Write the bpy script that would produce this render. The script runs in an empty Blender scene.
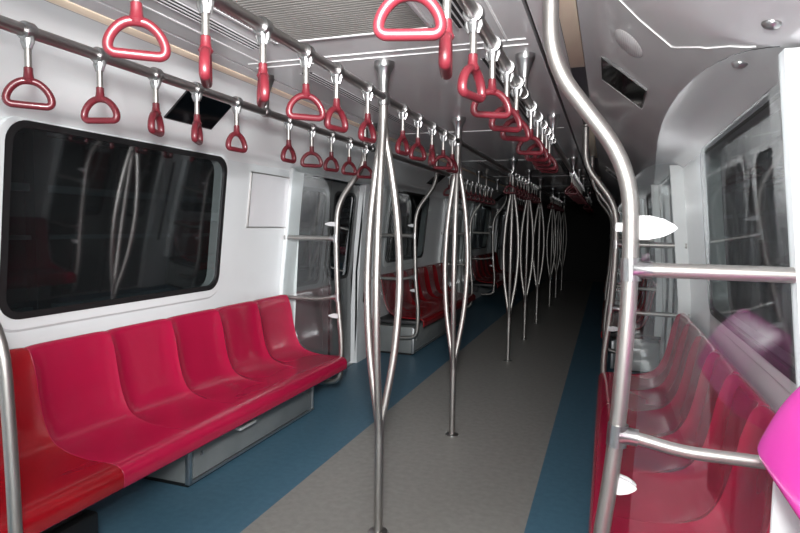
import bpy, bmesh, math, random
from mathutils import Vector, Matrix
random.seed(7)
sc = bpy.context.scene
COL = sc.collection
PI = math.pi
CX = -0.94            # middle of the car, seen from the camera at x = 0

# ------------------------------------------------------------------ materials
def new_mat(name):
    m = bpy.data.materials.new(name); m.use_nodes = True
    nt = m.node_tree; b = nt.nodes.get('Principled BSDF')
    return m, nt, b
def setv(b, **kw):
    for k, v in kw.items():
        k = k.replace('_', ' ')
        if k in b.inputs:
            b.inputs[k].default_value = v
def rgb(r, g, b): return (r, g, b, 1.0)
def noise_mix(nt, b, c0, c1, scale=20, detail=4, lo=.35, hi=.65, stretch=None, sock='Base Color'):
    tc = nt.nodes.new('ShaderNodeTexCoord'); n = nt.nodes.new('ShaderNodeTexNoise')
    n.inputs['Scale'].default_value = scale; n.inputs['Detail'].default_value = detail
    if stretch:
        mp = nt.nodes.new('ShaderNodeMapping'); mp.inputs['Scale'].default_value = stretch
        nt.links.new(tc.outputs['Object'], mp.inputs['Vector']); nt.links.new(mp.outputs['Vector'], n.inputs['Vector'])
    else:
        nt.links.new(tc.outputs['Object'], n.inputs['Vector'])
    r = nt.nodes.new('ShaderNodeValToRGB'); r.color_ramp.elements[0].position = lo; r.color_ramp.elements[1].position = hi
    r.color_ramp.elements[0].color = c0; r.color_ramp.elements[1].color = c1
    nt.links.new(n.outputs['Fac'], r.inputs['Fac']); nt.links.new(r.outputs['Color'], b.inputs[sock])
    return n
def bump(nt, b, scale, strength, dist=.002):
    tc = nt.nodes.new('ShaderNodeTexCoord'); n = nt.nodes.new('ShaderNodeTexNoise'); n.inputs['Scale'].default_value = scale
    bp = nt.nodes.new('ShaderNodeBump'); bp.inputs['Strength'].default_value = strength; bp.inputs['Distance'].default_value = dist
    nt.links.new(tc.outputs['Object'], n.inputs['Vector']); nt.links.new(n.outputs['Fac'], bp.inputs['Height'])
    nt.links.new(bp.outputs['Normal'], b.inputs['Normal'])
def plastic(name, c, rough=.35, c2=None, spec=.5, coat=0, scale=6):
    m, nt, b = new_mat(name)
    c2 = c2 or tuple(x * .88 for x in c)
    noise_mix(nt, b, rgb(*c2), rgb(*c), scale)
    setv(b, Roughness=rough, Specular_IOR_Level=spec, Coat_Weight=coat, Coat_Roughness=.08)
    return m
def metal(name, c, rough=.28, c2=None, stretch=(60, 60, 3)):
    m, nt, b = new_mat(name)
    c2 = c2 or tuple(x * .85 for x in c)
    noise_mix(nt, b, rgb(*c2), rgb(*c), 8, stretch=stretch)
    setv(b, Metallic=1.0, Roughness=rough)
    return m
M = {}
M['steel'] = metal('brushed_steel', (.40, .385, .368), .45, (.39, .375, .355))
M['chrome'] = metal('polished_steel', (.46, .46, .46), .30, (.41, .41, .41))
M['rail'] = metal('rail_steel', (.50, .48, .47), .30, stretch=(60, 3, 60))
M['box'] = plastic('box_grey_metal', (.20, .215, .215), .40, (.17, .184, .184), spec=.7)
M['boxtrim'] = metal('box_corner_aluminium', (.62, .64, .65), .45)
M['white'] = plastic('white_wall_panel', (.77, .80, .81), .32, (.73, .76, .77), coat=.25, scale=2)
M['white2'] = plastic('white_plastic', (.60, .61, .62), .4)
M['cove'] = plastic('cove_panel', (.88, .92, .92), .3, (.85, .89, .89), coat=.3, scale=2)
M['ceil'] = plastic('ceiling_panel', (.64, .635, .64), .24, (.60, .595, .60), coat=.35, scale=2)
M['seam'] = plastic('seam_white', (.92, .92, .92), .4)
M['gap'] = plastic('dark_gap', (.015, .015, .016), .6)
M['black'] = plastic('black_plastic', (.012, .012, .013), .4)
M['rubber'] = plastic('black_gasket', (.010, .010, .011), .5)
M['cream'] = plastic('cream_diffuser', (.95, .80, .62), .45, (.92, .77, .59))
M['louver'] = plastic('grille_paint', (.215, .205, .192), .6)
M['grip'] = plastic('red_grip', (.105, .009, .015), .42, (.088, .007, .012), coat=.15)
M['door'] = plastic('grey_door_leaf', (.13, .138, .14), .3, (.11, .118, .12), coat=.3, scale=2)
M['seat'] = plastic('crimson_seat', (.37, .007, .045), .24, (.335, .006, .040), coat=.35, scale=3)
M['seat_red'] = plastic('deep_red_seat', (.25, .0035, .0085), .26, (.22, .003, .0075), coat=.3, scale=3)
M['magenta'] = plastic('magenta_seat', (.78, .055, .46), .25, (.74, .05, .43), coat=.4, scale=3)
M['frame_dark'] = plastic('under_seat_steel', (.035, .035, .038), .5)
M['poster'] = plastic('blank_poster', (.78, .78, .80), .18, (.74, .74, .76), coat=.5, scale=3)
M['outside'] = plastic('tunnel_concrete', (.028, .030, .033), .8, (.018, .019, .020), scale=1.3)
M['dark_end'] = plastic('end_wall_painted_dark', (.003, .003, .0035), .7)  # near-black colour stands in for the darkness at the far end
# floors
m, nt, b = new_mat('grey_vinyl'); noise_mix(nt, b, rgb(.238, .236, .220), rgb(.288, .285, .268), 26, 6, .3, .7)
setv(b, Roughness=.42, Specular_IOR_Level=.4); bump(nt, b, 160, .08); M['floor_grey'] = m
m, nt, b = new_mat('blue_vinyl'); noise_mix(nt, b, rgb(.060, .140, .202), rgb(.077, .168, .236), 26, 6, .3, .7)
setv(b, Roughness=.42, Specular_IOR_Level=.4); bump(nt, b, 160, .08); M['floor_blue'] = m
# glass: see-through, with the mirror image a pane gives and faint grime and reflected haze as a diffuse tint
def glass(name, tint, haze, hazecol=(.8, .8, .82), ior=1.5, boost=1.0, gr=.015):
    m = bpy.data.materials.new(name); m.use_nodes = True; nt = m.node_tree
    for n in list(nt.nodes): nt.nodes.remove(n)
    out = nt.nodes.new('ShaderNodeOutputMaterial')
    tr = nt.nodes.new('ShaderNodeBsdfTransparent'); tr.inputs['Color'].default_value = rgb(*tint)
    gl = nt.nodes.new('ShaderNodeBsdfGlossy'); gl.inputs['Roughness'].default_value = gr
    gl.inputs['Color'].default_value = rgb(.95, .97, 1)
    fr = nt.nodes.new('ShaderNodeFresnel'); fr.inputs['IOR'].default_value = ior
    mx = nt.nodes.new('ShaderNodeMixShader'); mt = nt.nodes.new('ShaderNodeMath'); mt.operation = 'MULTIPLY'; mt.inputs[1].default_value = boost
    mt.use_clamp = True
    nt.links.new(fr.outputs[0], mt.inputs[0]); nt.links.new(mt.outputs[0], mx.inputs[0])
    nt.links.new(tr.outputs[0], mx.inputs[1]); nt.links.new(gl.outputs[0], mx.inputs[2])
    df = nt.nodes.new('ShaderNodeBsdfDiffuse'); df.inputs['Color'].default_value = rgb(*hazecol)
    tc = nt.nodes.new('ShaderNodeTexCoord'); no = nt.nodes.new('ShaderNodeTexNoise'); no.inputs['Scale'].default_value = 5
    no.inputs['Detail'].default_value = 5
    mp = nt.nodes.new('ShaderNodeMapRange'); mp.inputs['From Min'].default_value = .3; mp.inputs['From Max'].default_value = .7
    mp.inputs['To Min'].default_value = haze * .6; mp.inputs['To Max'].default_value = haze * 1.4
    nt.links.new(tc.outputs['Object'], no.inputs['Vector']); nt.links.new(no.outputs['Fac'], mp.inputs['Value'])
    m2 = nt.nodes.new('ShaderNodeMixShader'); nt.links.new(mp.outputs[0], m2.inputs[0])
    nt.links.new(mx.outputs[0], m2.inputs[1]); nt.links.new(df.outputs[0], m2.inputs[2])
    nt.links.new(m2.outputs[0], out.inputs['Surface'])
    return m
M['screen_glass'] = glass('screen_glass', (.98, .99, .985), .004, boost=1.0)
M['window_glass'] = glass('window_glass', (.40, .43, .43), .009, (.5, .55, .58), boost=.32, gr=.04)

# ------------------------------------------------------------------ mesh helpers
class MB:
    def __init__(self): self.bm = bmesh.new()
    def box(self, x0, x1, y0, y1, z0, z1, mi=0, bev=0):
        bm = self.bm
        v = [bm.verts.new((x, y, z)) for x in (x0, x1) for y in (y0, y1) for z in (z0, z1)]
        fs = []
        for q in ((0, 1, 3, 2), (4, 6, 7, 5), (0, 4, 5, 1), (2, 3, 7, 6), (0, 2, 6, 4), (1, 5, 7, 3)):
            f = bm.faces.new([v[i] for i in q]); f.material_index = mi; fs.append(f)
        if bev:
            es = list({e for f in fs for e in f.edges})
            r = bmesh.ops.bevel(bm, geom=es, offset=bev, segments=2, affect='EDGES', profile=.5)
            for f in r['faces']: f.material_index = mi
        return self
    def quad(self, pts, mi=0):
        f = self.bm.faces.new([self.bm.verts.new(p) for p in pts]); f.material_index = mi; return self
    def tube(self, pts, r, seg=12, closed=False, mi=0, caps=True, up=None, sx=1.0, sy=1.0):
        bm = self.bm; P = [Vector(p) for p in pts]; n = len(P)
        R = r if isinstance(r, (list, tuple)) else [r] * n
        T = []
        for i in range(n):
            a = P[(i - 1) % n] if (closed or i > 0) else P[i]
            b = P[(i + 1) % n] if (closed or i < n - 1) else P[i]
            T.append((b - a).normalized())
        u = Vector(up) if up else (Vector((0, 0, 1)) if abs(T[0].z) < .9 else Vector((1, 0, 0)))
        rings = []
        for i in range(n):
            t = T[i]; u = u - t * u.dot(t)
            if u.length < 1e-6: u = t.orthogonal()
            u.normalize(); w = t.cross(u)
            rings.append([bm.verts.new(P[i] + (u * math.cos(2 * PI * k / seg) * sx + w * math.sin(2 * PI * k / seg) * sy) * R[i]) for k in range(seg)])
        m = n if closed else n - 1
        for i in range(m):
            a, b = rings[i], rings[(i + 1) % n]
            for k in range(seg):
                f = bm.faces.new((a[k], a[(k + 1) % seg], b[(k + 1) % seg], b[k])); f.material_index = mi; f.smooth = True
        if caps and not closed:
            f = bm.faces.new(rings[0][::-1]); f.material_index = mi
            f = bm.faces.new(rings[-1]); f.material_index = mi
        return self
    def lathe(self, prof, c=(0, 0, 0), seg=24, mi=0, axis='z'):
        bm = self.bm; rings = []
        for r, h in prof:
            ring = []
            for k in range(seg):
                a = 2 * PI * k / seg; x, y = r * math.cos(a), r * math.sin(a)
                p = (x, y, h) if axis == 'z' else ((x, h, y) if axis == 'y' else (h, x, y))
                ring.append(bm.verts.new((p[0] + c[0], p[1] + c[1], p[2] + c[2])))
            rings.append(ring)
        for a, b in zip(rings, rings[1:]):
            for k in range(seg):
                f = bm.faces.new((a[k], a[(k + 1) % seg], b[(k + 1) % seg], b[k])); f.material_index = mi; f.smooth = True
        f = bm.faces.new(rings[0][::-1]); f.material_index = mi
        f = bm.faces.new(rings[-1]); f.material_index = mi
        return self
    def build(self, name, mats, parent=None, smooth=None, autosmooth=True):
        bm = self.bm
        bmesh.ops.recalc_face_normals(bm, faces=bm.faces[:])
        me = bpy.data.meshes.new(name); bm.to_mesh(me); bm.free()
        for m in (mats if isinstance(mats, (list, tuple)) else [mats]): me.materials.append(m)
        if smooth is not None:
            for p in me.polygons: p.use_smooth = smooth
        if smooth or smooth is None:
            try: me.set_sharp_from_angle(angle=math.radians(40))
            except Exception: pass
        o = bpy.data.objects.new(name, me); COL.objects.link(o)
        if parent: o.parent = parent
        return o
def tag(o, label, cat, group=None, kind=None):
    o['label'] = label; o['category'] = cat
    if group: o['group'] = group
    if kind: o['kind'] = kind
    return o
def empty(name, loc=(0, 0, 0), label=None, cat=None, group=None, kind=None):
    o = bpy.data.objects.new(name, None); o.empty_display_size = .1; COL.objects.link(o); o.location = loc
    if label: tag(o, label, cat, group, kind)
    return o
def copy_tree(o, parent=None, **kw):
    c = o.copy(); COL.objects.link(c)
    if parent is not None: c.parent = parent
    for ch in o.children: copy_tree(ch, c)
    return c
def smooth_path(pts, rads, n=7):
    """polyline with rounded corners of given radius"""
    P = [Vector(p) for p in pts]; out = [P[0]]
    for i in range(1, len(P) - 1):
        a, b, c = P[i - 1], P[i], P[i + 1]; r = rads[i - 1] if isinstance(rads, (list, tuple)) else rads
        d1, d2 = (a - b), (c - b); l = min(r, d1.length * .49, d2.length * .49)
        s, e = b + d1.normalized() * l, b + d2.normalized() * l
        for k in range(n + 1):
            t = k / n; out.append(s * (1 - t) ** 2 + b * 2 * t * (1 - t) + e * t * t)
    out.append(P[-1]); return out
def catmull(pts, n=6, closed=False):
    P = [Vector(p) for p in pts]; N = len(P); out = []
    rng = range(N) if closed else range(N - 1)
    for i in rng:
        g = (lambda k: P[k % N]) if closed else (lambda k: P[max(0, min(N - 1, k))])
        p0, p1, p2, p3 = g(i - 1), g(i), g(i + 1), g(i + 2)
        for k in range(n):
            t = k / n
            out.append(.5 * ((2 * p1) + (p2 - p0) * t + (2 * p0 - 5 * p1 + 4 * p2 - p3) * t * t + (3 * p1 - p0 - 3 * p2 + p3) * t ** 3))
    if not closed: out.append(P[-1])
    return out
def rrect(y0, y1, z0, z1, r, n=7):
    pts = []
    for cy, cz, a0 in ((y1 - r, z1 - r, 0), (y0 + r, z1 - r, 90), (y0 + r, z0 + r, 180), (y1 - r, z0 + r, 270)):
        for k in range(n + 1):
            a = math.radians(a0 + 90 * k / n); pts.append((cy + r * math.cos(a), cz + r * math.sin(a)))
    return pts

# ------------------------------------------------------------------ layout
PERIOD = 4.5
BENCH_L = [1.372, 5.95, 10.45]; BENCH_R = [1.67, 6.12, 10.62]; BLEN = 2.60
YMIN, YMAX = -2.4, 16.5
ZH = 2.15
PROF = {-1: [(.83, 2.15), (.90, 2.149), (.97, 2.14), (1.02, 2.10), (1.11, 2.02), (1.20, 1.943), (1.25, 1.905), (1.31, 1.88), (1.375, 1.866), (1.396, 1.84)],
        1: [(.83, 2.15), (.86, 2.149), (.90, 2.138), (.95, 2.10), (1.03, 2.03), (1.11, 1.96), (1.17, 1.918), (1.25, 1.888), (1.36, 1.866), (1.396, 1.84)]}
def wall_d(z): return 1.485 if z <= .95 else 1.485 - .1 * (z - .95)
def W(s, y, z, off=0.0): return (CX + s * (wall_d(z) - off), y, z)

# ------------------------------------------------------------------ floor, ceiling, walls
fm = MB()
xl, xr, xL, xR = -1.55, -.315, CX - 1.50, CX + 1.50
for a, b_, mi in ((xL, xl, 1), (xl, xr, 0), (xr, xR, 1)):
    fm.box(a, b_, YMIN, YMAX, -.03, 0, mi)
tag(fm.build('floor', [M['floor_grey'], M['floor_blue']]), 'grey vinyl aisle floor with a blue strip along each side', 'floor', kind='structure')

cm = MB()
cm.box(CX - .655, CX + .655, YMIN, YMAX, ZH, ZH + .03, 0)
for s in (-1, 1):
    a, b_ = sorted((CX + s * .67, CX + s * .755)); cm.box(a, b_, YMIN, YMAX, ZH, ZH + .03, 0)
    a, b_ = sorted((CX + s * .82, CX + s * .835)); cm.box(a, b_, YMIN, YMAX, ZH, ZH + .03, 0)
    a, b_ = sorted((CX + s * .65, CX + s * .84)); cm.box(a, b_, YMIN, YMAX, ZH + .03, ZH + .04, 1)
# pale joints across the ceiling between panels
for y in (2.29, 2.36, 4.35, 6.3, 8.3, 10.3, 12.3):
    cm.box(CX - .62, CX + .62, y, y + .0055, ZH - .003, ZH + .002, 2)
tag(cm.build('ceiling', [M['ceil'], M['gap'], M['seam']]), 'flat light grey ceiling panels along the middle of the car', 'ceiling', kind='structure')

for s, nm in ((-1, 'left'), (1, 'right')):
    k = MB(); pr = PROF[s]
    ys = [YMIN + i * (YMAX - YMIN) / 20 for i in range(21)]
    grid = [[k.bm.verts.new((CX + s * d, y, z)) for d, z in pr] for y in ys]
    for a, b_ in zip(grid, grid[1:]):
        for i in range(len(pr) - 1):
            f = k.bm.faces.new((a[i], a[i + 1], b_[i + 1], b_[i])); f.smooth = True
    o = k.build('trim_%d' % (1 if s < 0 else 2), M['cove' if s < 0 else 'ceil'], smooth=True)
    tag(o, 'curved %s cove panel between ceiling and %s windows' % (('white', 'left') if s < 0 else ('grey', 'right')), 'cove panel', kind='structure')

WZ0, WZ1 = 1.00, 1.845
win_spans = {-1: [], 1: []}; door_spans = {-1: [], 1: []}
for s, B in ((-1, BENCH_L), (1, BENCH_R)):
    for i, y in enumerate(B):
        win_spans[s].append((y + ((.348 if i == 0 else .29) if s < 0 else .10), y + (1.808 if s < 0 and i == 0 else 1.75))); door_spans[s].append((y + BLEN + .20, y + BLEN + 1.48))
door_spans[1].insert(0, (.08, 1.30))
DZ1 = 1.835
def build_wall(s):
    k = MB()
    cuts = sorted([(a, b_, 'w') for a, b_ in win_spans[s]] + [(a, b_, 'd') for a, b_ in door_spans[s]])
    y = YMIN
    def panel(ya, yb, z0, z1):
        n = 1 if z1 <= .951 else 3
        zs = [z0 + (z1 - z0) * i / n for i in range(n + 1)]
        for a, b_ in zip(zs, zs[1:]):
            k.quad([W(s, ya, a), W(s, yb, a), W(s, yb, b_), W(s, ya, b_)])
    def full(ya, yb): panel(ya, yb, 0, .95); panel(ya, yb, .95, 1.842)
    def reveal(ya, yb, z0, z1, dep):
        for (p, q) in (((ya, z0), (yb, z0)), ((yb, z0), (yb, z1)), ((yb, z1), (ya, z1)), ((ya, z1), (ya, z0))):
            k.quad([W(s, *p), W(s, *q), W(s, *q, -dep), W(s, *p, -dep)])
    for a, b_, t in cuts:
        b2 = min(b_, YMAX); full(y, a)
        if t == 'w':
            panel(a, b2, 0, .95); panel(a, b2, .95, WZ0); reveal(a, b2, WZ0, WZ1, .075)
        else:
            reveal(a, b2, 0.0, DZ1, .075)
        y = b2
    if y < YMAX: full(y, YMAX)
    bmesh.ops.remove_doubles(k.bm, verts=k.bm.verts[:], dist=1e-4)
    o = k.build('wall_left' if s < 0 else 'wall_right', M['white'])
    return tag(o, 'white %s side wall of the car with windows and doors' % ('left' if s < 0 else 'right'), 'wall', kind='structure')
build_wall(-1); build_wall(1)
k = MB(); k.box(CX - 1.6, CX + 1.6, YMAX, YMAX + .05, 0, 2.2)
tag(k.build('wall_front', M['dark_end']), 'end wall, its darkness painted in near-black, at the far end of the car', 'wall', kind='structure')
k = MB(); k.box(CX - 1.6, CX + 1.6, YMIN - .05, YMIN, 0, 2.2)
tag(k.build('wall_rear', M['white']), 'white end wall behind the photographer', 'wall', kind='structure')
# dark tunnel walls seen through the windows, with cable bands and a pale ledge
for s, nm in ((-1, 'left'), (1, 'right')):
    k = MB(); X = CX + s * 2.7
    k.box(min(X, X + s * .1), max(X, X + s * .1), YMIN, YMAX, -.5, 3.0, 0)
    for z, h in ((1.30, .03), (1.62, .05), (2.0, .12), (.75, .10)):
        a, b_ = sorted((X, X - s * .05)); k.box(a, b_, YMIN, YMAX, z, z + h, 1)
    y = YMIN
    while y < YMAX - .5:
        a, b_ = sorted((X, X - s * .09)); k.box(a, b_, y, y + .10, -.4, 2.9, 0); y += 1.3
    o = k.build('wall_outside_%s' % nm, [M['outside'], plastic('cable_band_' + nm, (.085, .11, .12), .5)])
    tag(o, 'dark trackside wall outside the %s windows' % nm, 'outside wall', kind='structure')

t = empty('trackside_lamp', (CX - 2.65, 1.9, 1.66), 'dim amber lamp strip in the dark outside the nearest left window', 'lamp')
k = MB(); k.box(-.05, .06, -.14, .62, -.02, .065, 0, .01); k.build('housing', M['black'], t)
m_, nt_, b2_ = new_mat('amber_lens'); setv(b2_, Base_Color=rgb(.5, .17, .04), Roughness=.4, Emission_Color=rgb(1, .35, .08), Emission_Strength=.12)
k = MB(); k.box(.056, .07, -.12, .60, -.005, .05, 0, .004); k.build('lens', m_, t)

# ------------------------------------------------------------------ windows and doors
def ring_band(k, outer, inner, mi=0):
    n = len(outer)
    vo = [k.bm.verts.new(p) for p in outer]; vi = [k.bm.verts.new(p) for p in inner]
    for i in range(n):
        f = k.bm.faces.new((vo[i], vo[(i + 1) % n], vi[(i + 1) % n], vi[i])); f.material_index = mi
def rim(k, s, rects, offs, mi=0, shift=None):
    """concentric rounded rectangles at stepped offsets from the wall plane"""
    L = [[W(s, y, z, o) for y, z in r] for r, o in zip(rects, offs)]
    for a, b_ in zip(L, L[1:]): ring_band(k, a, b_, mi)
wn = 0
for s in (-1, 1):
    for i, (a, b_) in enumerate(win_spans[s]):
        wn += 1
        w = empty('window_%d' % wn, (0, 0, 0), '%s window %s' % (('left', 'right')[s > 0], ('above the nearest bench', 'above the second bench', 'above the farthest bench')[i]), 'window', kind='structure')
        k = MB()
        rim(k, s, [rrect(a - .062, b_ + .062, WZ0 - .062, WZ1 + .030, .15), rrect(a - .05, b_ + .05, WZ0 - .05, WZ1 + .024, .14),
                   rrect(a - .004, b_ + .004, WZ0 - .004, WZ1 + .004, .095), rrect(a + .006, b_ - .006, WZ0 + .006, WZ1 - .006, .09)],
            [0.001, .012, .012, -.075])
        k.build('window_frame', M['white'], w)
        k = MB()
        rim(k, s, [rrect(a - .004, b_ + .004, WZ0 - .004, WZ1 + .004, .094), rrect(a + .024, b_ - .024, WZ0 + .024, WZ1 - .024, .076),
                   rrect(a + .026, b_ - .026, WZ0 + .026, WZ1 - .026, .075)], [.018, .018, .002])
        k.build('gasket', M['rubber'], w)
        k = MB(); k.quad([W(s, y, z, .006) for y, z in rrect(a + .004, b_ - .004, WZ0 + .004, WZ1 - .004, .088)])
        k.build('pane', M['window_glass'], w)
dn = 0
for s in (-1, 1):
    for i, (a, b_) in enumerate(door_spans[s]):
        if b_ > YMAX: continue
        dn += 1
        d = empty('door_%d' % dn, (0, 0, 0), '%s sliding double door with dark windows' % (('left', 'right')[s > 0]), 'door', kind='structure')
        k = MB()      # portal surround
        for (p, q, z0, z1) in ((a - .13, a, 0, DZ1 + .01), (b_, b_ + .25, 0, DZ1 + .01)):
            zs = [z0, .95, z1]
            for z_a, z_b in zip(zs, zs[1:]):
                for (u, v, o1, o2) in ((p, q, .022, .022), (p, p, 0, .022), (q, q, .022, -.07)):
                    k.quad([W(s, u, z_a, o1), W(s, v, z_a, o2), W(s, v, z_b, o2), W(s, u, z_b, o1)])
        k.quad([W(s, a, DZ1, .022), W(s, b_, DZ1, .022), W(s, b_, DZ1, -.07), W(s, a, DZ1, -.07)])
        k.quad([W(s, a, DZ1, .022), W(s, b_, DZ1, .022), W(s, b_, DZ1 + .01, .022), W(s, a, DZ1 + .01, .022)])
        k.build('door_frame', M['white'], d)
        mid = (a + b_) / 2
        for (p, q) in ((a + .004, mid - .004), (mid + .004, b_ - .004)):
            k = MB(); off = -.045
            zs = [.015, .95, 1.40, DZ1 - .004]
            wr = rrect(p + .075, q - .075, .90, 1.74, .07)
            # leaf skin around the window hole
            def outer_pt(y, z):
                cy, cz = (p + q) / 2, 1.28; dy, dz = y - cy, z - cz
                t = min(((q - p) / 2) / abs(dy) if abs(dy) > 1e-6 else 9, ((DZ1 - .01 - cz) if dz > 0 else (cz - .70)) / abs(dz) if abs(dz) > 1e-6 else 9)
                return (cy + dy * t, cz + dz * t)
            outer = [outer_pt(y, z) for y, z in wr]
            ring_band(k, [W(s, y, z, off) for y, z in outer], [W(s, y, z, off) for y, z in wr])
            # fill the four corners and the lower skin
            for (yy, zz) in ((p, .70), (q, .70), (p, DZ1 - .01), (q, DZ1 - .01)):
                near = sorted(outer, key=lambda t: (t[0] - yy) ** 2 + (t[1] - zz) ** 2)[:2]
                try: k.quad([W(s, yy, zz, off)] + [W(s, *n_, off) for n_ in near])
                except Exception: pass
            k.quad([W(s, p, .015, off), W(s, q, .015, off), W(s, q, .70, off), W(s, p, .70, off)])
            for yy in (p, q):
                k.quad([W(s, yy, .015, off), W(s, yy, .95, off), W(s, yy, .95, off - .03), W(s, yy, .015, off - .03)])
                k.quad([W(s, yy, .95, off), W(s, yy, DZ1 - .004, off), W(s, yy, DZ1 - .004, off - .03), W(s, yy, .95, off - .03)])
            leaf = k.build('door_leaf', M['door'], d)
            k = MB(); rim(k, s, [rrect(p + .07, q - .07, .895, 1.745, .075), rrect(p + .10, q - .10, .925, 1.715, .06)], [off + .004, off + .004])
            k.build('door_gasket', M['rubber'], leaf)
            k = MB(); k.quad([W(s, y, z, off - .006) for y, z in rrect(p + .075, q - .075, .90, 1.74, .07)])
            k.build('door_pane', M['window_glass'], leaf)
        k = MB()      # black rubber where the leaves meet
        k.box(*sorted((CX + s * 1.455, CX + s * 1.47)), mid - .006, mid + .006, .015, DZ1 - .05)
        
        k.build('door_seal', M['rubber'], d)
        for yy in (b_ + .16,):       # dark recessed hand hold and steel kick plate beside the opening
            k = MB(); rr = rrect(yy - .018, yy + .018, .62, 1.62, .017, 4)
            rim(k, s, [rrect(yy - .024, yy + .024, .614, 1.626, .022, 4), rr], [.026, .026]); k.build('door_handle', M['steel'], d)
            k = MB(); k.quad([W(s, y_, z_, .0235) for y_, z_ in rr]); k.build('door_recess', M['gap'], d)
            k = MB(); k.quad([W(s, y_, z_, .004) for y_, z_ in ((yy - .06, .02), (yy + .10, .02), (yy + .10, .26), (yy - .06, .26))]); k.build('kick_plate', M['box'], d)

# ------------------------------------------------------------------ benches
PRF = [(1.455, .872), (1.440, .880), (1.425, .872), (1.415, .845), (1.400, .76), (1.383, .66), (1.362, .57), (1.335, .505), (1.295, .462), (1.24, .440), (1.17, .430), (1.08, .428), (.99, .430), (.935, .427), (.905, .415), (.890, .392), (.888, .365), (.893, .335)]
_pc = catmull([(d, z, 0) for d, z in PRF], 3)
PRF = [(p.x, p.y) for p in _pc]; NF = (len(PRF) - 1) / 17.0
def seat_shell(s, y0, y1, mat, parent, nu=24):
    k = MB(); n = len(PRF); nrm = []
    for i in range(n):
        a, b_ = PRF[max(0, i - 1)], PRF[min(n - 1, i + 1)]
        t = (b_[0] - a[0], b_[1] - a[1]); l = math.hypot(*t); nrm.append((t[1] / l, -t[0] / l))   # towards the sitter
    def pt(i, u, lift=0):
        d, z = PRF[i]; e = abs(2 * u - 1); q = i / NF
        amt = (.030 * e ** 4.5 + lift) * (1 if q <= 7 else max(0, 1 - (q - 7) * .25))
        fade = min(1, max(0, (q - 1) / 3.0)) * min(1, max(0, (14 - q) / 4.0))
        nx, nz = nrm[i]
        if nx > 0: nx, nz = -nx, -nz
        d2, z2 = d + nx * amt * fade, z + nz * amt * fade
        if q <= 5: z2 -= .008 * e ** 10 * (1 - q / 6)
        if s > 0: d2 += .03 * max(0, min(1, (1.3 - d) / .3))
        return (CX + s * d2, y0 + (y1 - y0) * u, z2)
    us = [.5 - .5 * math.cos(PI * j / nu) for j in range(nu + 1)]
    g = [[k.bm.verts.new(pt(i, u)) for u in us] for i in range(n)]
    for i in range(n - 1):
        for j in range(nu):
            f = k.bm.faces.new((g[i][j], g[i][j + 1], g[i + 1][j + 1], g[i + 1][j])); f.smooth = True
    o = k.build('seat', mat, parent, smooth=True)
    # normals toward the sitter, then give the shell thickness
    me = o.data
    so = o.modifiers.new('thickness', 'SOLIDIFY'); so.thickness = .012; so.offset = -1
    ctr = me.polygons[len(me.polygons) // 2]
    if ctr.normal.z < 0: me.flip_normals()
    
    return o
ORD = ['nearest', 'second', 'farthest']
for s, B in ((-1, BENCH_L), (1, BENCH_R)):
    side = 'left' if s < 0 else 'right'
    for bi, y0 in enumerate(B):
        lab = {(-1, 0): 'crimson moulded bench under the large left window with one deep red seat', (1, 0): 'crimson moulded bench behind the clear screen on the right',
               (-1, 1): 'dim red bench on the left beyond the first doorway', (1, 1): 'dim red bench on the right beyond the first bench and doorway',
               (-1, 2): 'farthest dark red bench on the left side', (1, 2): 'farthest dark red bench on the right side'}[(s, bi)]
        t = empty('seat_bench', (CX + s * 1.2, y0, 0), lab, 'bench', 'red moulded benches along the walls')
        p = BLEN / 6
        for i in range(6):
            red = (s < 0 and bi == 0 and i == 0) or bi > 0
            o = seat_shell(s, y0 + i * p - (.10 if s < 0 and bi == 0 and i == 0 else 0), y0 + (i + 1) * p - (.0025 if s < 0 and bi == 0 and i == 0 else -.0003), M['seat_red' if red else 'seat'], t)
            if s < 0 and bi == 0 and i == 0: o['label'] = 'deep red seat at the near end of the bench'
        k = MB()
        a, b_ = sorted((CX + s * 1.0, CX + s * 1.475)); k.box(a, b_, y0 + .06, y0 + BLEN - .06, .345, .385, 0, .006)
        for yy in (y0 + .5, y0 + 2.1):
            k.box(*sorted((CX + s * 1.36, CX + s * 1.475)), yy - .03, yy + .03, .20, .35, 0)
        k.build('bench_frame', M['frame_dark'], t)
        for o in t.children:
            o.matrix_parent_inverse = Matrix.Translation((-(CX + s * 1.2), -y0, 0))

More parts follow.
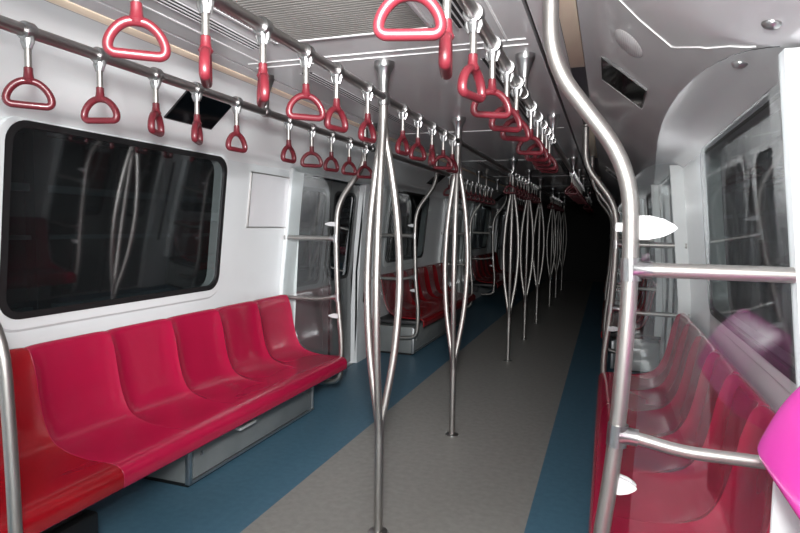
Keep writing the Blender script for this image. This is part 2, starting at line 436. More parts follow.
# equipment boxes under the benches
def equipment_box(s, y0, y1, d0, label, lever=True):
    t = empty('equipment_box', (CX + s * 1.28, y0, 0), label, 'equipment box', 'grey metal boxes under the benches')
    inv = Matrix.Translation((-(CX + s * 1.28), -y0, 0)); n0 = []
    k = MB(); k.box(*sorted((CX + s * (d0 + .012), CX + s * 1.47)), y0 + .012, y1 - .012, .022, .312, 0, .004); n0.append(k.build('box_body', M['box'], t))
    k = MB(); k.box(*sorted((CX + s * (d0 + .004), CX + s * (d0 + .014))), y0 + .035, y1 - .03, .045, .298, 0, .003); fp = k.build('front_panel', M['box'], t); n0.append(fp)
    k = MB()
    for yy in (y0 + .012, y1 - .012):
        k.box(*sorted((CX + s * d0, CX + s * (d0 + .03))), yy - .014, yy + .014, .022, .305, 0, .005)
    k.box(*sorted((CX + s * d0, CX + s * (d0 + .02))), y0, y1, .022, .04, 0, .004)
    n0.append(k.build('corner_trim', M['boxtrim'], t))
    k = MB(); k.box(*sorted((CX + s * (d0 + .0095), CX + s * (d0 + .016))), y0 + .029, y1 - .024, .041, .303); n0.append(k.build('panel_groove', M['black'], t))
    k = MB(); k.box(*sorted((CX + s * (d0 + .03), CX + s * 1.47)), y0 + .02, y1 - .02, 0, .024); n0.append(k.build('plinth', M['black'], t))
    for yy in (y0 + .10, y1 - .08):
        k = MB(); k.tube([(CX + s * (d0 + .006), yy, .165), (CX + s * (d0 - .004), yy, .165)], .0125, 14); k.tube([(CX + s * (d0 - .003), yy, .165), (CX + s * (d0 - .007), yy, .165)], .007, 10)
        o = k.build('bolt', M['chrome'], fp); n0.append(o)
    if lever:
        ym = y0 + (y1 - y0) * .50
        ym = y0 + .40
        k = MB(); k.box(*sorted((CX + s * (d0 + .004), CX + s * (d0 - .07))), ym - .012, ym + .03, .236, .248, 0, .004)
        k.box(*sorted((CX + s * (d0 - .065), CX + s * (d0 - .105))), ym - .09, ym + .075, .232, .252, 0, .007)
        n0.append(k.build('lever', M['white2'], t))
    for o in n0: o.matrix_parent_inverse = inv if o.parent == t else Matrix.Identity(4)
    return t
equipment_box(-1, 2.47, 3.87, 1.115, 'grey metal equipment box under the nearest left bench with white lever')
equipment_box(-1, 6.0, 8.4, 1.02, 'grey steel box filling the space under the second left bench', False)
equipment_box(1, 6.17, 8.5, 1.02, 'grey steel box filling the space under the second right bench', False)
k = MB(); k.box(CX - 1.44, CX - 1.10, 1.46, 1.87, .0, .17, 0, .012); k.box(CX - 1.40, CX - 1.14, 1.50, 1.83, .165, .185, 0, .006)
tag(k.build('floor_heater', M['black']), 'low black box on the blue floor under the deep red seat', 'box')

# ------------------------------------------------------------------ end-of-bench screens with bent grab rail
LOOP = [(.772, 2.15), (.778, 1.875), (.992, 1.59), (1.003, 1.30), (.985, .85), (.945, .50), (.965, .22), (1.18, .205)]
def loop_pts(s, y):
    pts = [(CX + s * d, y, z) for d, z in LOOP]
    return smooth_path(pts, [.10, .12, .3, .3, .2, .09], 8)
def loop_d(z):
    for (d0, z0), (d1, z1) in zip(LOOP, LOOP[1:]):
        if z1 <= z <= z0: return d0 + (d1 - d0) * (z - z0) / (z1 - z0)
def partition(s, y, seat_dir, label, big=False):
    t = empty('bench_end_screen', (CX + s * 1.0, y, 0), label, 'screen', 'clear screens at the bench ends')
    inv = Matrix.Translation((-(CX + s * 1.0), -y, 0)); parts = []
    k = MB(); k.tube(loop_pts(s, y), .0215, 16)
    k.lathe([(.030, 2.150), (.030, 2.143), (.0225, 2.135)], (CX + s * .772, y, 0), 20)
    parts.append(k.build('grab_pole', M['steel'], t))
    for z, dip in ((1.325, 0), (.865, .012)):
        d0 = loop_d(z); d1 = wall_d(z) - .004
        k = MB()
        pp = smooth_path([(CX + s * d0, y, z + dip), (CX + s * (d0 + .05), y, z + dip * .8), (CX + s * (d0 + .16), y, z - dip), (CX + s * d1, y, z - dip)], .05, 5)
        k.tube(pp, .0195 if z > 1 else .0165, 14); k.lathe([(.028, 0), (.028, .008), (.018, .014)], (0, 0, 0), 16, axis='x') if False else None
        k.tube([(CX + s * d1, y, z - dip), (CX + s * (d1 - .012), y, z - dip)], .028, 16)
        parts.append(k.build('crossbar', M['steel'], t))
        k = MB()      # cast tee joint
        za, zb = z + dip - .030, z + dip + .030
        k.tube([(CX + s * loop_d(za), y, za), (CX + s * loop_d(zb), y, zb)], .0265, 16)
        k.tube([(CX + s * (d0 + .005), y, z + dip), (CX + s * (d0 + .030), y, z + dip * .95), (CX + s * (d0 + .052), y, z + dip * .8)], [.030, .023, .0225], 16)
        parts.append(k.build('tee_joint', M['chrome'], t))
    gy = y + seat_dir * .014
    out = []
    zt, zb, dl = 1.875, .30, 1.052
    R = .24
    for j in range(11):
        a = PI * .5 * j / 10; out.append((dl + R - R * math.cos(a), zt - R + R * math.sin(a)))
    out += [(wall_d(zt) - .006, zt), (wall_d(1.4) - .006, 1.4), (1.478, .95), (1.478, .90), (1.31, .50), (1.25, .455), (1.06, .45), (1.022, .45)]
    out = [(d, z) for d, z in out]
    k = MB()
    lo = [k.bm.verts.new((CX + s * d, gy - .004, z)) for d, z in out]; hi = [k.bm.verts.new((CX + s * d, gy + .004, z)) for d, z in out]
    k.bm.faces.new(lo); k.bm.faces.new(hi[::-1])
    for i in range(len(out)):
        j = (i + 1) % len(out); k.bm.faces.new((lo[i], lo[j], hi[j], hi[i]))
    parts.append(k.build('glass_panel', M['screen_glass'], t, smooth=False))
    for z in (1.435, .735):
        d0 = loop_d(z); k = MB()
        for oy in (-.012, .012):
            q = (1 if z > 1 else .62) if big else (.80 if z > 1 else .72)
            hw = (1 if z > 1 else .75) if big else .52
            prof = [(-.002, .031), (.045, .031), (.078, .023), (.102, .010), (.112, 0), (.102, -.010), (.078, -.023), (.045, -.031), (-.002, -.031)]
            a = [k.bm.verts.new((CX + s * (d0 + u), gy + oy - .004, z + w)) for u, w in ((u_ * q, w_ * hw) for u_, w_ in prof)]; b_ = [k.bm.verts.new((CX + s * (d0 + u), gy + oy + .004, z + w)) for u, w in ((u_ * q, w_ * hw) for u_, w_ in prof)]
            k.bm.faces.new(a); k.bm.faces.new(b_[::-1])
            for i in range(len(prof)):
                j = (i + 1) % len(prof); k.bm.faces.new((a[i], a[j], b_[j], b_[i]))
        if q == 1: k.box(*sorted((CX + s * (d0 - .038), CX + s * (d0 + .005))), y + seat_dir * .006 - .004, y + seat_dir * .006 + .018, z - .012, z + .012, 0, .003)
        cl = k.build('glass_clip', M['white2'], t, smooth=False); parts.append(cl)
    po = .030 if s < 0 else .078
    k = MB()          # wall post that holds the glass edge
    for z0, z1 in ((.40, .95), (.95, 1.4), (1.4, 1.86)):
        for (o1, o2, yy0, yy1) in ((po, po, y - .022, y + .03), (0, po, y - .022, y - .022), (po, 0, y + .03, y + .03)):
            k.quad([W(s, yy0, z0, o1), W(s, yy1, z0, o2), W(s, yy1, z1, o2), W(s, yy0, z1, o1)])
    parts.append(k.build('wall_post', M['white'], t, smooth=False))
    if big:
        k = MB(); k.box(*sorted((CX + s * 1.35, CX + s * 1.48)), y - .024, y - .006, .02, .815, 0, .004)
        parts.append(k.build('end_panel', M['white'], t))
    for o in parts: o.matrix_parent_inverse = inv
    return t
LB = ['nearest', 'second', 'third']
names = {(-1, 0, 1): 'clear screen with bent steel grab rail at the far end of nearest left bench',
         (-1, 1, 0): 'bent grab rail and screen at the start of second left bench', (-1, 1, 1): 'bent grab rail and screen at the far end of second left bench',
         (-1, 2, 0): 'bent grab rail and screen at the start of farthest left bench',
         (1, 0, 0): 'large clear screen with thick bent steel rail and two crossbars on the right',
         (1, 0, 1): 'bent grab rail at the far end of the first right bench', (1, 1, 0): 'bent grab rail at the start of second right bench',
         (1, 1, 1): 'bent grab rail at the far end of second right bench'}
for (s, bi, e), lab in names.items():
    y0 = (BENCH_L if s < 0 else BENCH_R)[bi]
    partition(s, y0 - .030 if e == 0 else y0 + BLEN + .030, 1 if e == 0 else -1, lab, (s, bi, e) == (1, 0, 0))
# low rail at the near end of the left bench (only its lower half is in view)
k = MB(); yy = 1.30
k.tube(smooth_path([(CX - .835, yy, .004), (CX - .835, yy, .55), (CX - .87, yy, 1.12), (CX - 1.20, yy, 1.31), (CX - 1.44, yy, 1.31)], [.3, .2, .1], 7), .0205, 16)
k.lathe([(.036, 0), (.036, .004), (.022, .010)], (CX - .835, yy, 0), 20)
k.tube([(CX - 1.446, yy, 1.31), (CX - 1.432, yy, 1.31)], .034, 18)
tag(k.build('grab_rail', M['steel']), 'pale bent steel rail standing in front of the deep red seat', 'grab rail')

# ------------------------------------------------------------------ central three-branch poles
POLES = [2.44, 3.81, 6.2, 7.5, 8.85, 10.95, 12.3, 13.9]
def make_pole():
    t = empty('grab_pole_tree', (0, 0, 0))
    k = MB(); k.lathe([(.045, 0), (.045, .004), (.040, .007), (.020, .009)], seg=24); k.build('floor_flange', M['chrome'], t)
    k = MB(); k.tube([(0, 0, .006), (0, 0, .54)], .0205, 16); k.build('lower_pole', M['steel'], t)
    k = MB(); k.tube([(0, 0, 1.78), (0, 0, 2.06)], .0205, 16); k.build('upper_pole', M['steel'], t)
    k = MB(); k.lathe([(.0225, 2.02), (.0235, 2.06), (.030, 2.10), (.043, 2.122), (.046, 2.128), (.046, 2.15)], seg=24); k.build('ceiling_socket', M['chrome'], t)
    k = MB(); k.lathe([(.024, 1.960), (.027, 1.967), (.027, 2.008), (.024, 2.015)], seg=20); k.build('rail_collar', M['chrome'], t)
    for a in (38, 158, 278):
        ca, sa = math.cos(math.radians(a)), math.sin(math.radians(a))
        pr = [(.004, .46), (.012, .54), (.036, .66), (.068, .85), (.086, 1.08), (.086, 1.26), (.070, 1.48), (.040, 1.68), (.012, 1.82), (.004, 1.90)]
        k = MB(); k.tube(catmull([(r * ca, r * sa, z) for r, z in pr], 4), .0172, 12)
        k.build('bowed_branch', M['steel'], t)
    return t
pole0 = make_pole()
plabels = ['nearest floor-to-ceiling steel pole splitting into three bowed branches', 'second steel pole from the camera with three bowed branches',
           'third steel pole from the camera, first of the far trio', 'fourth steel pole from the camera, slim and dim', 'fifth steel pole from the camera, dim beyond the fourth',
           'sixth bowed pole from the camera in the dark section', 'seventh bowed pole from the camera in the dark section', 'last faint bowed pole at the dark end of the aisle']
for i, y in enumerate(POLES):
    o = pole0 if i == 0 else copy_tree(pole0)
    o.location = (-.957, y, 0); tag(o, plabels[i], 'pole', 'bowed steel poles down the aisle')

# ------------------------------------------------------------------ overhead rails
RAILX = {'left': -1.60, 'centre': -.957, 'right': -.350}; RZ = 1.995; RAILZ = {-1.60: 1.974, -.957: 1.995, -.350: 1.985}
for nm, X in RAILX.items():
    RZ = RAILZ[X]
    t = empty('overhead_rail', (X, 0, RZ), 'long steel handrail hung from the ceiling %s' % {'left': 'over the left seats', 'centre': 'along the middle, passing the poles', 'right': 'on the right of the aisle'}[nm], 'handrail', 'overhead handrails')
    k = MB(); k.tube([(0, YMIN + .02, 0), (0, 14.6, 0)], .0185, 16); k.build('rail', M['rail'], t)
    if nm != 'centre':
        for y in (-.3, 1.12 - .35, 2.50, 3.86, 6.2, 7.5, 8.85, 10.95, 12.3):
            k = MB(); k.tube([(0, y, 0), (0, y, 2.08 - RZ)], .0155, 12)
            k.lathe([(.017, 2.055 - RZ), (.0185, 2.065 - RZ), (.027, 2.095 - RZ), (.038, 2.125 - RZ), (.041, 2.130 - RZ), (.041, 2.15 - RZ)], (0, y, 0), 20)
            k.lathe([(.021, -.02), (.024, -.014), (.024, .014), (.021, .02)], (0, y, 0), 16, axis='y')
            k.build('hanger', M['chrome'], t)

# ------------------------------------------------------------------ strap handles
def handle_meshes():
    k = MB(); k.lathe([(.0187, -.017), (.026, -.016), (.028, -.012), (.028, .012), (.026, .016), (.0187, .017)], seg=20, axis='y')
    k.tube([(0, 0, -.020), (0, 0, -.034), (0, 0, -.052)], [.019, .0165, .012], 12)
    for sx in (-1, 1): k.tube([(sx * .017, 0, -.012), (sx * .019, 0, -.030), (sx * .011, 0, -.052)], [.006, .0065, .005], 8)
    k.lathe([(.0035, -.019), (.005, -.019), (.005, .019), (.0035, .019)], (0, 0, -.03), 8, axis='y')
    clamp = k.build('clamp', M['chrome'])
    k = MB(); k.tube([(0, 0, -.045), (0, 0, -.122)], .0098, 12); stem = k.build('stem', M['steel'])
    k = MB()
    k.lathe([(.0105, -.108), (.0125, -.110), (.0128, -.124), (.0145, -.138), (.019, -.147), (.014, -.155)], seg=16)
    half = [(.0, -.1490), (.021, -.1525), (.039, -.165), (.0525, -.183), (.059, -.201), (.058, -.2145), (.050, -.2215), (.036, -.2230)]
    pts = [(x, 0, z) for x, z in half] + [(-x, 0, z) for x, z in half[:0:-1]]
    k.tube(catmull(pts, 4, True), .0118, 12, closed=True, up=(0, 1, 0), sx=1.12, sy=.95)
    grip = k.build('grip', M['grip'])
    return clamp, stem, grip
clamp, stem, grip = handle_meshes()
for o_ in (clamp, stem, grip):
    for v_ in o_.data.vertices: v_.co.z *= .945; v_.co.x *= (.95 if o_ is grip else 1)
def joined_handle():
    bm = bmesh.new(); mats = [M['chrome'], M['steel'], M['grip']]
    for i, o in enumerate((clamp, stem, grip)):
        b2 = bmesh.new(); b2.from_mesh(o.data)
        for f in b2.faces: f.material_index = i
        me = bpy.data.meshes.new('tmp'); b2.to_mesh(me); b2.free(); bm.from_mesh(me)
    me = bpy.data.meshes.new('strap_handle'); bm.to_mesh(me); bm.free()
    for m_ in mats: me.materials.append(m_)
    for p_ in me.polygons: p_.use_smooth = True
    return me
far_mesh = joined_handle()
first = [True]
def strap_handle(X, y, yaw, label, group):
    t = empty('strap_handle', (X, y, RAILZ[X]), label, 'strap handle', group)
    for src, nm in ((clamp, 'clamp'), (stem, 'stem'), (grip, 'grip')):
        o = src if first[0] else src.copy()
        if not first[0]: COL.objects.link(o)
        o.parent = t
        if nm == 'grip': o.rotation_euler = (0, 0, math.radians(yaw))
    first[0] = False
def far_handle(X, y, yaw, label, group):
    o = bpy.data.objects.new('strap_handle', far_mesh); COL.objects.link(o)
    o.location = (X, y, RAILZ[X]); tag(o, label, 'strap handle', group)
    o.rotation_euler = (0, 0, 0)
# yaw is measured from a grip that lies square across the car
YL = [(1.254, 50), (1.507, 15), (1.76, 115), (1.99, 118), (2.26, 85), (2.716, 90), (2.97, 45), (3.22, 75), (3.48, 70), (3.74, 55)]
YC = [(1.0, 40), (1.225, 125), (1.48, 128), (1.735, 42), (1.965, 80), (2.26, 85), (2.70, 85), (2.94, 70), (3.2, 115), (3.44, 35), (3.66, 75)]
YR = [(1.016, 15), (1.264, 103), (1.53, 76), (1.80, 30), (2.07, 40), (2.30, 40), (2.75, 25), (3.02, 35), (3.25, 50), (3.47, 20), (3.66, 40)]
NUM = ['first', 'second', 'third', 'fourth', 'fifth', 'sixth', 'seventh', 'eighth', 'ninth', 'tenth', 'eleventh']
def facing(v):
    return 'broadside' if v > .8 else ('edge on' if v < .3 else 'turned half away')
for nm, X, Y in (('left', -1.60, YL), ('centre', -.957, YC), ('right', -.350, YR)):
    for i, (y, a) in enumerate(Y):
        view = math.degrees(math.atan2(y, X)) - 90          # direction of sight, from straight ahead
        vis = abs(math.cos(math.radians(a - view)))
        strap_handle(X, y, a, 'red strap handle, %s from the camera on the %s rail, %s' % (NUM[i], nm, facing(vis)), 'strap handles over the first benches')
for nm, X in (('left', -1.60), ('centre', -.957), ('right', -.350)):
    for bay, y0 in enumerate((6.02, 10.6)):
        n = 0; y = y0
        while n < 10:
            if min(abs(y - p_) for p_ in POLES) > .06:
                far_handle(X, y, 0, 'small dim red handle on the %s rail over the %s benches' % (nm, ('second', 'farthest')[bay]), 'dim handles on the %s rail over the %s benches' % (nm, ('second', 'farthest')[bay]))
                n += 1
            y += .262
for o_ in list(bpy.data.meshes):
    if o_.name.startswith('tmp'): bpy.data.meshes.remove(o_)

# ------------------------------------------------------------------ ceiling fittings
def at_prof(s, d):
    pr = PROF[s]
    for (d0, z0), (d1, z1) in zip(pr, pr[1:]):
        if d0 <= d <= d1: return z0 + (z1 - z0) * (d - d0) / (d1 - d0)
def prof_frame(s, d, off=.0):
    z = at_prof(s, d); z2 = at_prof(s, d + .01); t = Vector((s * .01, 0, z2 - z)).normalized()
    n = Vector((t.z, 0, -t.x)) if s > 0 else Vector((-t.z, 0, t.x))
    if n.z > 0: n = -n
    return Vector((CX + s * d, 0, z)) + n * off, t, n
# dark filler panels between the right-hand light strips
k = MB()
for a, b_ in ((2.752, 4.298), (6.252, 8.598)): k.box(CX + .757, CX + .818, a, b_, ZH + .004, ZH + .02)
tag(k.build('trim_5', plastic('filler_grey', (.07, .07, .085), .35)), 'dark grey filler panels between the right light strips', 'filler panel', kind='structure')
# cream light diffusers
lightspans = [(-2.3, 1.05), (1.09, 5.55), (5.59, 10.05), (10.09, 14.5)]
for s, side in ((-1, 'left'), (1, 'right')):
    for i, (a, b_) in enumerate(lightspans if s < 0 else [(-2.3, 1.05), (1.09, 2.75), (4.30, 6.25), (8.6, 10.4)]):
        lab = 'unlit cream light strip along the %s ceiling edge, %s' % (side, ('behind the camera', 'over the nearest bench', 'over the second bench', 'in the far dark section')[i])
        k = MB(); k.box(*sorted((CX + s * .757, CX + s * .818)), a, b_, ZH - .004, ZH + .02, 0, .003)
        tag(k.build('ceiling_light', M['cream']), lab, 'light strip', 'cream light strips')
# return air grille over the near aisle
t = empty('ceiling_grille', (CX, 0, ZH), 'ribbed grey air grille in the ceiling above the nearest handles', 'air grille')
k = MB()
y = .55
while y < 2.02:
    k.box(-.31, .31, y, y + .011, -.012, -.001); y += .019
k.build('slats', M['louver'], t)
k = MB()
for (a, b_, c, d) in ((-.325, -.310, .53, 2.045), (.310, .325, .53, 2.045), (-.325, .325, 2.03, 2.045), (-.325, .325, .53, .545)):
    k.box(a, b_, c, d, -.014, -.0005, 0, .002)
k.build('grille_frame', M['seam'], t)
k = MB(); k.box(-.312, .312, .54, 2.035, -.0022, -.0006); k.build('backing', M['gap'], t)
# slot diffusers beside it
for s, side in ((-1, 'left'), (1, 'right')):
    for j, (a, b_) in enumerate(((.2, 2.10), (2.50, 4.25), (6.45, 8.2))):
        t = empty('slot_diffuser', (CX + s * .435, a, ZH), 'black slotted air diffuser on the %s of the ceiling, %s' % (side, ('beside the ribbed grille', 'between the first two poles', 'in the dim far section')[j]), 'air diffuser', 'ceiling air diffusers')
        k = MB(); k.box(-.032, .032, 0, b_ - a, -.003, -.0005); k.build('slot', M['gap'], t)
        k = MB()
        for x in (-.0315, -.0105, .0105, .0315): k.box(x - .0022, x + .0022, 0, b_ - a, -.007, -.002)
        k.build('blade', M['ceil'], t)
# mitred white seams round the grille
k = MB()
for (x0, x1, y0, y1) in ((-.552, -.544, .4, 2.29), (.544, .552, .4, 2.29)):
    k.box(CX + x0, CX + x1, y0, y1, ZH - .003, ZH + .001)
tag(k.build('trim_3', M['seam']), 'thin pale seam lines framing the near ceiling panel', 'seam', kind='structure')
# seam on the grey right cove
def cove_strip(s, pts, w, mat, name):
    k = MB(); path = []
    for i in range(len(pts) - 1):
        (d0, y0), (d1, y1) = pts[i], pts[i + 1]
        for j in range(9 if i < len(pts) - 2 else 10):
            t_ = j / 9; d = d0 + (d1 - d0) * t_; y = y0 + (y1 - y0) * t_
            f, _, n = prof_frame(s, d, .0005); path.append((f.x, y, f.z))
    k.tube(path, w, 6); return k.build(name, mat)
tag(cove_strip(1, [(.90, .9), (.944, 1.86), (1.007, 1.90), (1.099, 1.92), (1.158, 1.79), (1.217, 1.708), (1.267, 1.67)], .0026, M['seam'], 'trim_4'), 'thin white seam line on the grey right cove', 'seam', kind='structure')
# displays set in the coves
def cove_display(s, d0, d1, y0, y1, label):
    p0, t0, n0 = prof_frame(s, d0); p1, _, _ = prof_frame(s, d1)
    t = (p1 - p0); L = t.length; t.normalize(); n = n0
    n = Vector((t.z, 0, -t.x));  n = -n if n.z > 0 else n
    r = empty('cove_display', (p0.x, y0, p0.z), label, 'display', 'black displays in the coves')
    def P(u, y, o): v = t * u + n * o; return (v.x, y, v.z)
    H_ = y1 - y0
    def slab(k, u0, u1, ya, yb, o0, o1):
        c = [k.bm.verts.new(P(u, y, o)) for u in (u0, u1) for y in (ya, yb) for o in (o0, o1)]
        for q in ((0, 1, 3, 2), (4, 6, 7, 5), (0, 4, 5, 1), (2, 3, 7, 6), (0, 2, 6, 4), (1, 5, 7, 3)): k.bm.faces.new([c[i] for i in q])
    k = MB(); slab(k, 0, L, 0, H_, -.004, .006); k.build('screen', M['display'], r, smooth=False)
    k = MB()
    for a in ((-.004, 0, 0, H_), (L, L + .004, 0, H_), (-.004, L + .004, -.004, 0), (-.004, L + .004, H_, H_ + .004)):
        slab(k, a[0], a[1], a[2], a[3], -.004, .0075)
    k.build('bezel', M['bezel'], r, smooth=False)
    if s > 0:
        k = MB(); slab(k, -.002, L + .006, H_ + .004, H_ + .010, -.004, .008); o = k.build('lower_lip', M['seam'], r, smooth=False)
M['display'] = plastic('black_display', (.003, .003, .0035), .07, (.002, .002, .0025), spec=.2)
M['bezel'] = plastic('dark_bezel', (.03, .03, .032), .4)
for i in range(3):
    w = ('above the nearest left window', 'farther along the left cove', 'at the far end of the left cove')[i]
    cove_display(-1, 1.012, 1.18, 2.39 + PERIOD * i, 2.75 + PERIOD * i, 'black display panel %s' % w)
    w = ('beside the bent rail at upper right', 'farther along the right cove', 'at the far end of the right cove')[i]
    cove_display(1, .895, 1.068, 2.58 + PERIOD * i, 2.95 + PERIOD * i, 'black display panel %s' % w)
# oval loudspeaker on the right cove
p0, t0, n0 = prof_frame(1, .985, .002)
k = MB(); vs = []
for ring, (rs, off) in enumerate(((1, 0), (.94, .003), (0.001, .004))):
    vs.append([k.bm.verts.new(p0 + t0 * math.cos(2 * PI * j / 28) * .062 * rs + Vector((0, 1, 0)) * math.sin(2 * PI * j / 28) * .105 * rs + n0 * off + Vector((0, 2.19, 0))) for j in range(28)])
for a, b_ in zip(vs, vs[1:]):
    for j in range(28): k.bm.faces.new((a[j], a[(j + 1) % 28], b_[(j + 1) % 28], b_[j]))
m_, nt_, b2_ = new_mat('speaker_mesh'); setv(b2_, Roughness=.5)
tc = nt_.nodes.new('ShaderNodeTexCoord'); vo = nt_.nodes.new('ShaderNodeTexVoronoi'); vo.inputs['Scale'].default_value = 180
vo.inputs['Randomness'].default_value = 0.0
rp = nt_.nodes.new('ShaderNodeValToRGB'); rp.color_ramp.elements[0].position = .25; rp.color_ramp.elements[1].position = .4
rp.color_ramp.elements[0].color = rgb(.48, .475, .475); rp.color_ramp.elements[1].color = rgb(.70, .69, .69)
nt_.links.new(tc.outputs['Object'], vo.inputs['Vector']); nt_.links.new(vo.outputs['Distance'], rp.inputs['Fac']); nt_.links.new(rp.outputs['Color'], b2_.inputs['Base Color'])
tag(k.build('ceiling_speaker', m_), 'pale oval speaker grille on the right cove above the black display', 'speaker')
# chrome studs
for d, y, lab in ((1.262, 1.50, 'chrome dome stud on the grey cove near the top right corner'), (1.262, 1.83, 'chrome dome stud seen through the clear screen on the right')):
    p0, t0, n0 = prof_frame(1, d)
    k = MB(); k.lathe([(.020, 0), (.020, .004), (.015, .010), (.008, .013), (.002, .014)], seg=18)
    o = k.build('dome_stud', M['chrome']); o.rotation_euler = n0.to_track_quat('Z', 'Y').to_euler(); o.location = (p0.x, y, p0.z)
    tag(o, lab, 'stud', 'chrome studs')
# blank route map holder on the left wall
t = empty('map_frame', (0, 0, 0), 'empty steel-framed poster holder on the white left wall', 'poster frame')
a, b_, z0, z1 = 3.47, 3.99, 1.40, 1.79
k = MB()
for (p, q, u, v) in ((a, b_, z0, z0 + .008), (a, b_, z1 - .008, z1), (a, a + .008, z0, z1), (b_ - .008, b_, z0, z1)):
    c = [W(-1, y_, z_, o_) for y_, z_ in ((p, u), (q, u), (q, v), (p, v)) for o_ in (.0, .010)]
    vv = [k.bm.verts.new(x) for x in c]
    for qd in ((1, 3, 5, 7), (0, 2, 3, 1), (2, 4, 5, 3), (4, 6, 7, 5), (6, 0, 1, 7)): k.bm.faces.new([vv[i] for i in qd])
k.build('frame', M['rail'], t, smooth=False)
k = MB(); k.quad([W(-1, y_, z_, .004) for y_, z_ in ((a + .006, z0 + .006), (b_ - .006, z0 + .006), (b_ - .006, z1 - .006), (a + .006, z1 - .006))])
k.build('backing_sheet', M['poster'], t)
# magenta seat next to the camera on the right
t = empty('magenta_seat', (.44, 1.20, 0), 'bright magenta moulded seat at the right frame edge beside the lower crossbar', 'seat')
k = MB()
def mseat(u, v):
    # u along the car 0..1, v from the back top down and under
    pr = catmull([(.470, 1.157, 0), (.455, 1.15, 0), (.42, 1.116, 0), (.395, 1.087, 0), (.368, 1.043, 0), (.347, .995, 0), (.332, .955, 0), (.330, .938, 0), (.342, .922, 0), (.37, .906, 0), (.40, .891, 0), (.45, .862, 0), (.470, .852, 0)], 5)
    return pr
pr = mseat(0, 0); nu = 20
g = []
for P_ in pr:
    row = []
    for j in range(nu + 1):
        u = j / nu; e = abs(2 * u - 1); zz = P_.y; xx = P_.x
        top = max(0, (zz - .935) / .26)
        y = (.90 + .59 * u)
        y = 1.195 + (y - 1.195) * (1 - .0 * max(0, top) ** 2.2)
        xx += .012 * e ** 9
        row.append(k.bm.verts.new((xx - .44, y - 1.20, zz - .012 * e ** 8 * top)))
    g.append(row)
for i in range(len(g) - 1):
    for j in range(nu): k.bm.faces.new((g[i][j], g[i][j + 1], g[i + 1][j + 1], g[i + 1][j]))
k.bm.faces.new([r_[-1] for r_ in g]); k.bm.faces.new([r_[0] for r_ in g][::-1])
k.build('seat_back', M['magenta'], t, smooth=True)
k = MB(); k.tube([(.06, -.25, 1.05), (-.02, -.25, 1.02), (-.035, -.25, .80), (-.035, -.25, .47)], .022, 10)
k.tube([(.06, -.02, 1.05), (-.02, -.02, 1.02)], .022, 10); k.build('seat_support', M['frame_dark'], t)
k = MB()
pp = catmull([(-.03, .47, 0), (-.12, .435, 0), (-.25, .43, 0), (-.38, .435, 0), (-.44, .42, 0), (-.46, .37, 0), (-.45, .34, 0)], 4)
g = [[k.bm.verts.new((P_.x, -.42 + .62 * j / 12, P_.y + .015 * abs(j / 6 - 1) ** 4)) for j in range(13)] for P_ in pp]
for i in range(len(g) - 1):
    for j in range(12): k.bm.faces.new((g[i][j], g[i][j + 1], g[i + 1][j + 1], g[i + 1][j]))
o = k.build('added_reflection_pan', plastic('pink_reflection_tint', (.55, .085, .14), .35), t, smooth=True); so = o.modifiers.new('thickness', 'SOLIDIFY'); so.thickness = .015  # unseen pan, added for its pink reflection in the clear screen
k = MB(); k.tube([(-.22, -.11, .0), (-.22, -.11, .42)], .05, 16); k.lathe([(.12, 0), (.12, .012), (.05, .03)], (-.22, -.11, 0), 20); k.build('pedestal', M['steel'], t)

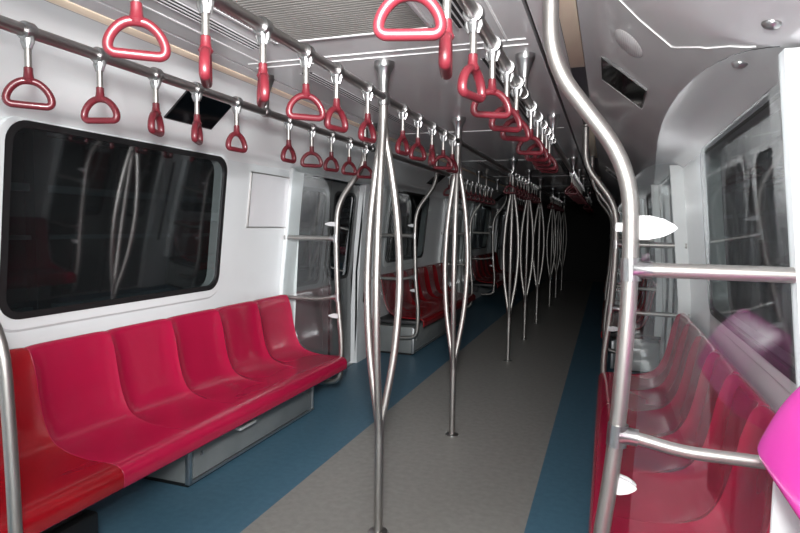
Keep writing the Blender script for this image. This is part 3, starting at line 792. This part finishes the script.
# ------------------------------------------------------------------ camera
cam = bpy.data.cameras.new('camera'); co = bpy.data.objects.new('camera', cam); COL.objects.link(co)
cam.sensor_width = 36; cam.lens = 580 / 800 * 36; cam.clip_start = .02; cam.clip_end = 100
yaw, pitch, roll = math.radians(19.582), math.radians(4.017), math.radians(.885)
r = Vector((math.cos(yaw), math.sin(yaw), 0)); fw = Vector((-math.sin(yaw), math.cos(yaw), 0)); up = Vector((0, 0, 1))
f2 = fw * math.cos(pitch) - up * math.sin(pitch); u2 = up * math.cos(pitch) + fw * math.sin(pitch)
r3 = r * math.cos(roll) + u2 * math.sin(roll); u3 = u2 * math.cos(roll) - r * math.sin(roll)
mat = Matrix((r3, u3, -f2)).transposed().to_4x4(); mat.translation = (0, 0, 1.43)
co.matrix_world = mat; sc.camera = co

# ------------------------------------------------------------------ light: camera flash, its ceiling bounce and an added spot, the rest is dark
def area(name, loc, target, size, power, col=(1, 1, 1), shape='DISK'):
    l = bpy.data.lights.new(name, 'AREA'); l.shape = shape; l.size = size; l.energy = power; l.color = col
    o = bpy.data.objects.new(name, l); COL.objects.link(o); o.location = loc
    o.rotation_euler = (Vector(target) - Vector(loc)).to_track_quat('-Z', 'Y').to_euler(); return o
area('flash_bounce', (-.05, -.15, 2.05), (-.7, 3.2, .9), .60, 80, (1, .985, .97))
lsp = bpy.data.lights.new('left_fill_beam', 'SPOT'); lsp.energy = 560; lsp.spot_size = math.radians(60); lsp.spot_blend = 1; lsp.shadow_soft_size = .10  # spot added to brighten the far left door pillars
osp = bpy.data.objects.new('left_fill_beam', lsp); COL.objects.link(osp); osp.location = (0, -.02, 1.75)
osp.rotation_euler = (Vector((-2.7, 5.2, 1.25)) - Vector((0, 0, 1.75))).to_track_quat('-Z', 'Y').to_euler()
l = bpy.data.lights.new('flash_direct', 'POINT'); l.energy = 98; l.shadow_soft_size = .05; l.color = (1, .99, .98)
o = bpy.data.objects.new('flash_direct', l); COL.objects.link(o); o.location = (0, -.05, 1.62)
w = bpy.data.worlds.new('world'); sc.world = w; w.use_nodes = True
bg = w.node_tree.nodes['Background']; bg.inputs['Color'].default_value = (.6, .75, 1, 1); bg.inputs['Strength'].default_value = .004
sc.view_settings.view_transform = 'Standard'; sc.view_settings.look = 'None'
sc.view_settings.exposure = 0; sc.view_settings.gamma = 1
sc.cycles.use_denoising = True
sc.cycles.max_bounces = 10; sc.cycles.transparent_max_bounces = 16
sc.cycles.sample_clamp_indirect = 6
